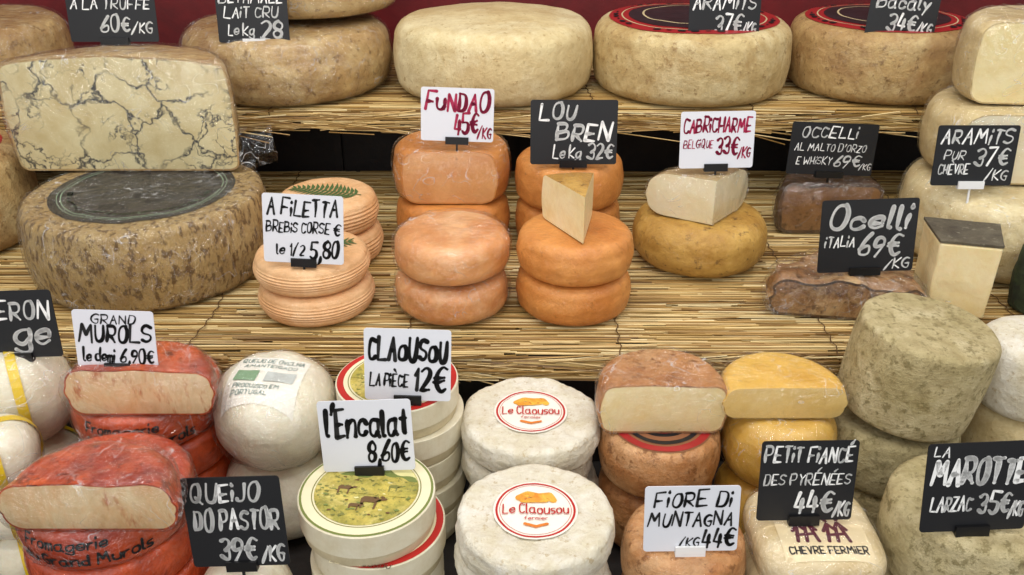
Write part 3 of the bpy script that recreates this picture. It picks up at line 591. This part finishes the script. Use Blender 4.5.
def cbox(x,y,z,R,H,lidcol,lab,pic,g):
    r=empty("cheese_box",(x,y,z),lab,"cheese box",g,(0,0,math.radians(-8) if pic else random.uniform(-.5,.5)))
    s1=Shape([(0,H*.5),(R-.0035,H*.5),(R-.0032,H*.3),(R-.0032,.001),(R-.004,0),(0,0)]); bm=lathe_bm(s1); bm_part(bm,"box_base",CBW,r); bm.free()
    s2=Shape([(0,H),(R*.3,H),(R*.6,H),(R*.9,H),(R-.0010,H),(R,H-.0008),(R,H-.002),(R,H*.36),(R,H*.34),(R-.0008,H*.33),(R-.002,H*.33),(0,H*.335)]); bm=lathe_bm(s2)
    o=bm_part(bm,"lid",lidcol,r,smooth=False); bm.free()
    if pic:
        it=[(*disc2d(R*.975,64,2),RED if pic==1 else GEP),(*disc2d(R*(.87 if pic==1 else .94),64,2),CREAM),(*ring2d(R*.785,R*.80),OLV),(*disc2d(R*.76,48,4),PIC)]
        def strip(ys,mat,lo):
            n=32; v=[]
            for i in range(n+1):
                xx=-R*.74+R*1.48*i/n; mxy=math.sqrt(max((R*.75)**2-xx*xx,0)); yy=min(ys(xx/R)*R,mxy); ll=max(min(lo*R,yy),-mxy); v+=[(xx,max(yy,-mxy)),(xx,ll)]
            it.append((v,[(2*i,2*i+1,2*i+3,2*i+2) for i in range(n)],mat))
        strip(lambda t:.9,SKY,.3)
        strip(lambda t:.40+.10*math.sin(5*t+1)+.05*math.sin(13*t),HILL,.26)
        strip(lambda t:.3+.05*math.sin(7*t)+.03*math.sin(17*t),PIC,-.1)
        for k in range(90):
            a=random.uniform(0,6.28); rr_=R*.72*math.sqrt(random.random()); px,py=rr_*math.cos(a),rr_*math.sin(a)
            if py>R*.25: continue
            s_=R*random.uniform(.012,.04); it.append(([(px+s_*random.uniform(.6,1.4)*math.cos(j*.9),py+s_*random.uniform(.3,.8)*math.sin(j*.9)) for j in range(7)],[tuple(range(7))],random.choice([HILL,OLV,GEP,UMB,SKY,OLV])))
        for (cx,cy,sc,m) in((-.32,-.05,.7,UMB),(.16,-.25,.95,UMB),(.36,.04,.5,OLV),(-.1,-.42,.55,UMB)):
            an=[(-.3,-.3),(-.27,-.3),(-.26,-.14),(-.08,-.14),(-.07,-.3),(-.04,-.3),(-.03,-.1),(.03,0),(.12,-.02),(.11,-.06),(.03,-.08),(.0,-.05),(-.05,.0),(-.28,.0),(-.33,-.06)]
            it.append(([((a*.9*sc+cx+.1)*R,(b*.9*sc+cy+.1)*R) for a,b in an],[tuple(range(len(an)))],m))
        r2=MB()
        for k,(v,f,m) in enumerate(it): r2.add([(a,b,H+.0004+min(k,7)*.0002+(k%5)*.00004) for a,b in v],f,m)
        if pic==1:
            v,f=lettering("LE CLAOUSOU",-.034,.034,-.0755,-.0695,.1,.2,.004); r2.add([(a,b,H+.0028) for a,b in v],f,CREAM)
        r2.build("lid_print",r)
g="round cheese boxes"
for i in range(5): cbox(-.147+(.006 if i<4 else 0)*(1 if i%2 else .4),.973,Z1+i*.0452,.078,.0445,CB,"round cardboard cheese box with red-rimmed picture lid",1 if i==4 else 0,g)
for i in range(4): cbox(-.166+(.010 if i==2 else .006 if i<2 else 0),.811,Z1+i*.0447,.078,.0440,CB,"round cardboard cheese box with green and yellow picture lid",2 if i==3 else (1 if i==2 else 0),g)
g="white bloomy rounds"
OP=plain("orange_print","D87A28",.5)
for (x,y,n,R,H) in((.024,.960,4,.088,.0465),(.026,.776,4,.0875,.0455)):
    for i in range(n):
        o,sh=cheese("cheese_round","white bloomy-rind round with red and white round label" if i==n-1 else "white bloomy-rind round in a stack",x+(.006 if i%2 else -.005)*(i<n-1),y,Z1+i*H,R-(.004 if i<n-1 else 0),H-.003,WHT,.010,rv=.010,amp=.0032,freq=36,bulge=.002,group=g,multi=(i==n-1),dome=-.001)
        if i==n-1:
            it=[(*disc2d(.047,48,6),WHITE),(*ring2d(.0420,.0445),RED),(*ring2d(.0395,.040),RED),(*ribbon([(-.018,.018),(-.008,.025),(.004,.022),(.016,.023),(.02,.015)],.0045),SUNP),(*ribbon([(-.014,.014),(.012,.015)],.004),SUNP),(*ribbon([(-.012,-.024),(.0,-.028),(.012,-.024)],.002),OP)]
            v,f=lettering("Le Claousou",-.036,.036,-.008,.008,.06,.25,.003); it.append((v,f,RED))
            v,f=lettering("fermier",-.013,.013,-.018,-.013,.09,.3,.003); it.append((v,f,RED))
            mb=MB(); top=max(sh.top(a,b) for a,b in disc2d(.047,24,4)[0])
            for k,(v,f,m) in enumerate(it): mb.add([(a,b,top*.6+sh.top(a,b)*.4+.0008+k*.0003) for a,b in v],f,m)
            mb.build("paper_label",o)
g="pinkish orange wheels"
cheese("cheese_round","orange-brown wheel at the base of a stack",.191,.952,Z1,.074,.098,FIOR,.02,amp=.002,group=g)
o,sh=cheese("cheese_round","orange-brown wheel with a red and black round label",.191,.950,Z1+.101,.076,.074,FIOR,.014,amp=.001,group=g,multi=True,dome=0)
BP=plain("brown_print","8A5A3C",.5)
decal(sh,o,"paper_label",[(*disc2d(.066,48,6),BP),(*ring2d(.054,.064),RD),(*disc2d(.05,48,4),DRK),(*ring2d(.036,.044),BP),(*disc2d(.03,48,4),RD)])
cheese("cut_cheese","tall cut cheese with pinkish orange rind and cream face",.187,.943,Z1+.1785,.079,.068,FIOR,.014,amp=.0015,cuts=[(0,-.022,0,-1)],face=CREAMP,rim=FIOR,group=g,wrap=.002)
for i in range(2): cheese("cheese_round","orange-brown wheel beneath a white card",.196,.783,Z1+i*.0735,.068,.071,FIOR,.014,amp=.002,group=g)
g="yellow wrapped rounds"
cheese("cheese_round","yellow rounded cheese at the base of a stack",.345,.952,Z1,.072,.098,YEL,.035,rv=.04,amp=.002,group=g,bulge=0)
cheese("cheese_round","yellow rounded cheese under a cut half",.345,.952,Z1+.101,.072,.097,YEL,.028,rv=.04,amp=.002,group=g,bulge=0,dome=0,wrap=.0025)
cheese("cut_cheese","cut half of a yellow cheese in clear film",.335,.938,Z1+.203,.076,.042,YEL,.014,rv=.014,amp=.0015,cuts=[(0,-.02,0,-1)],face=YELP,group=g,wrap=.0025)
PET=rind("beige_bloomy_rind","DCC492","EAD8B0","C4A870",14,80,.62,.4,.5,.5,vary=.14)
g="soft square cheeses"
for i in range(3):
    o,sh=cheese("square_cheese","soft beige square cheese with printed label" if i==2 else "soft beige square cheese in a stack",.341,.782,Z1+i*.0535,.070,.0520,PET,.022,rv=.022,amp=.0012,sq=4,bulge=.0,dome=0,group=g,multi=(i==2),wrap=.002 if i==2 else 0)
    if i==2:
        it=[(*rect2d(-.048,.048,-.060,.012,10,10),plain("beige_label","E6D2A8",.5))]
        RP=plain("maroon_print","5E1E30",.5)
        for sx in(-.018,.016):
            for st_ in([(sx-.013,-.018),(sx-.006,-.006),(sx,-.015),(sx+.006,-.004),(sx+.013,-.016)],[(sx-.006,-.007),(sx-.011,-.034)],[(sx+.002,-.013),(sx-.001,-.034)],[(sx+.007,-.007),(sx+.012,-.034)],[(sx-.010,-.024),(sx+.010,-.022)],[(sx-.006,-.002),(sx-.009,.002)],[(sx+.006,.0),(sx+.009,.004)]): it.append((*ribbon(st_,.0021,.004),RP))
        v,f=lettering("CHEVRE FERMiER",-.042,.042,-.052,-.042,.1,.2,.004); it.append((v,f,INK))
        decal(sh,o,"paper_label",it,.0008,1)
g="grey mouldy tommes"
cheese("cheese_round","grey mouldy wheel at the base of a stack",.504,.975,Z1,.085,.087,TOM2,.012,amp=.0015,freq=20,group=g)
cheese("cheese_round","grey-green mouldy wheel in the middle of a stack",.498,.975,Z1+.089,.085,.087,TOM,.014,amp=.0018,freq=20,group=g)
cheese("cheese_round","tall grey-green mouldy wheel tilted on top of a stack",.502,.970,Z1+.1885,.082,.122,TOM2,.008,amp=.0014,freq=24,group=g,rot=(math.radians(3),math.radians(6),0),bulge=.002,dome=0)
for i in range(2): cheese("cheese_round","light grey mouldy wheel beneath a black card",.513,.783,Z1+i*.0965,.089,.095,TOM2,.014,amp=.002,freq=20,group=g)
g="pale rounds at the end of the counter"
cheese("cheese_round","beige wheel under a white one",.675,.99,Z1,.062,.175,PALE,.02,amp=.002,group=g)
cheese("cheese_round","whitish bloomy wheel on a beige one",.670,.99,Z1+.179,.066,.10,WHT,.02,amp=.003,group=g)
cheese("cheese_round","beige wheel beside the grey mouldy wheels",.694,.82,Z1,.07,.14,PALE,.02,amp=.002,group=g)
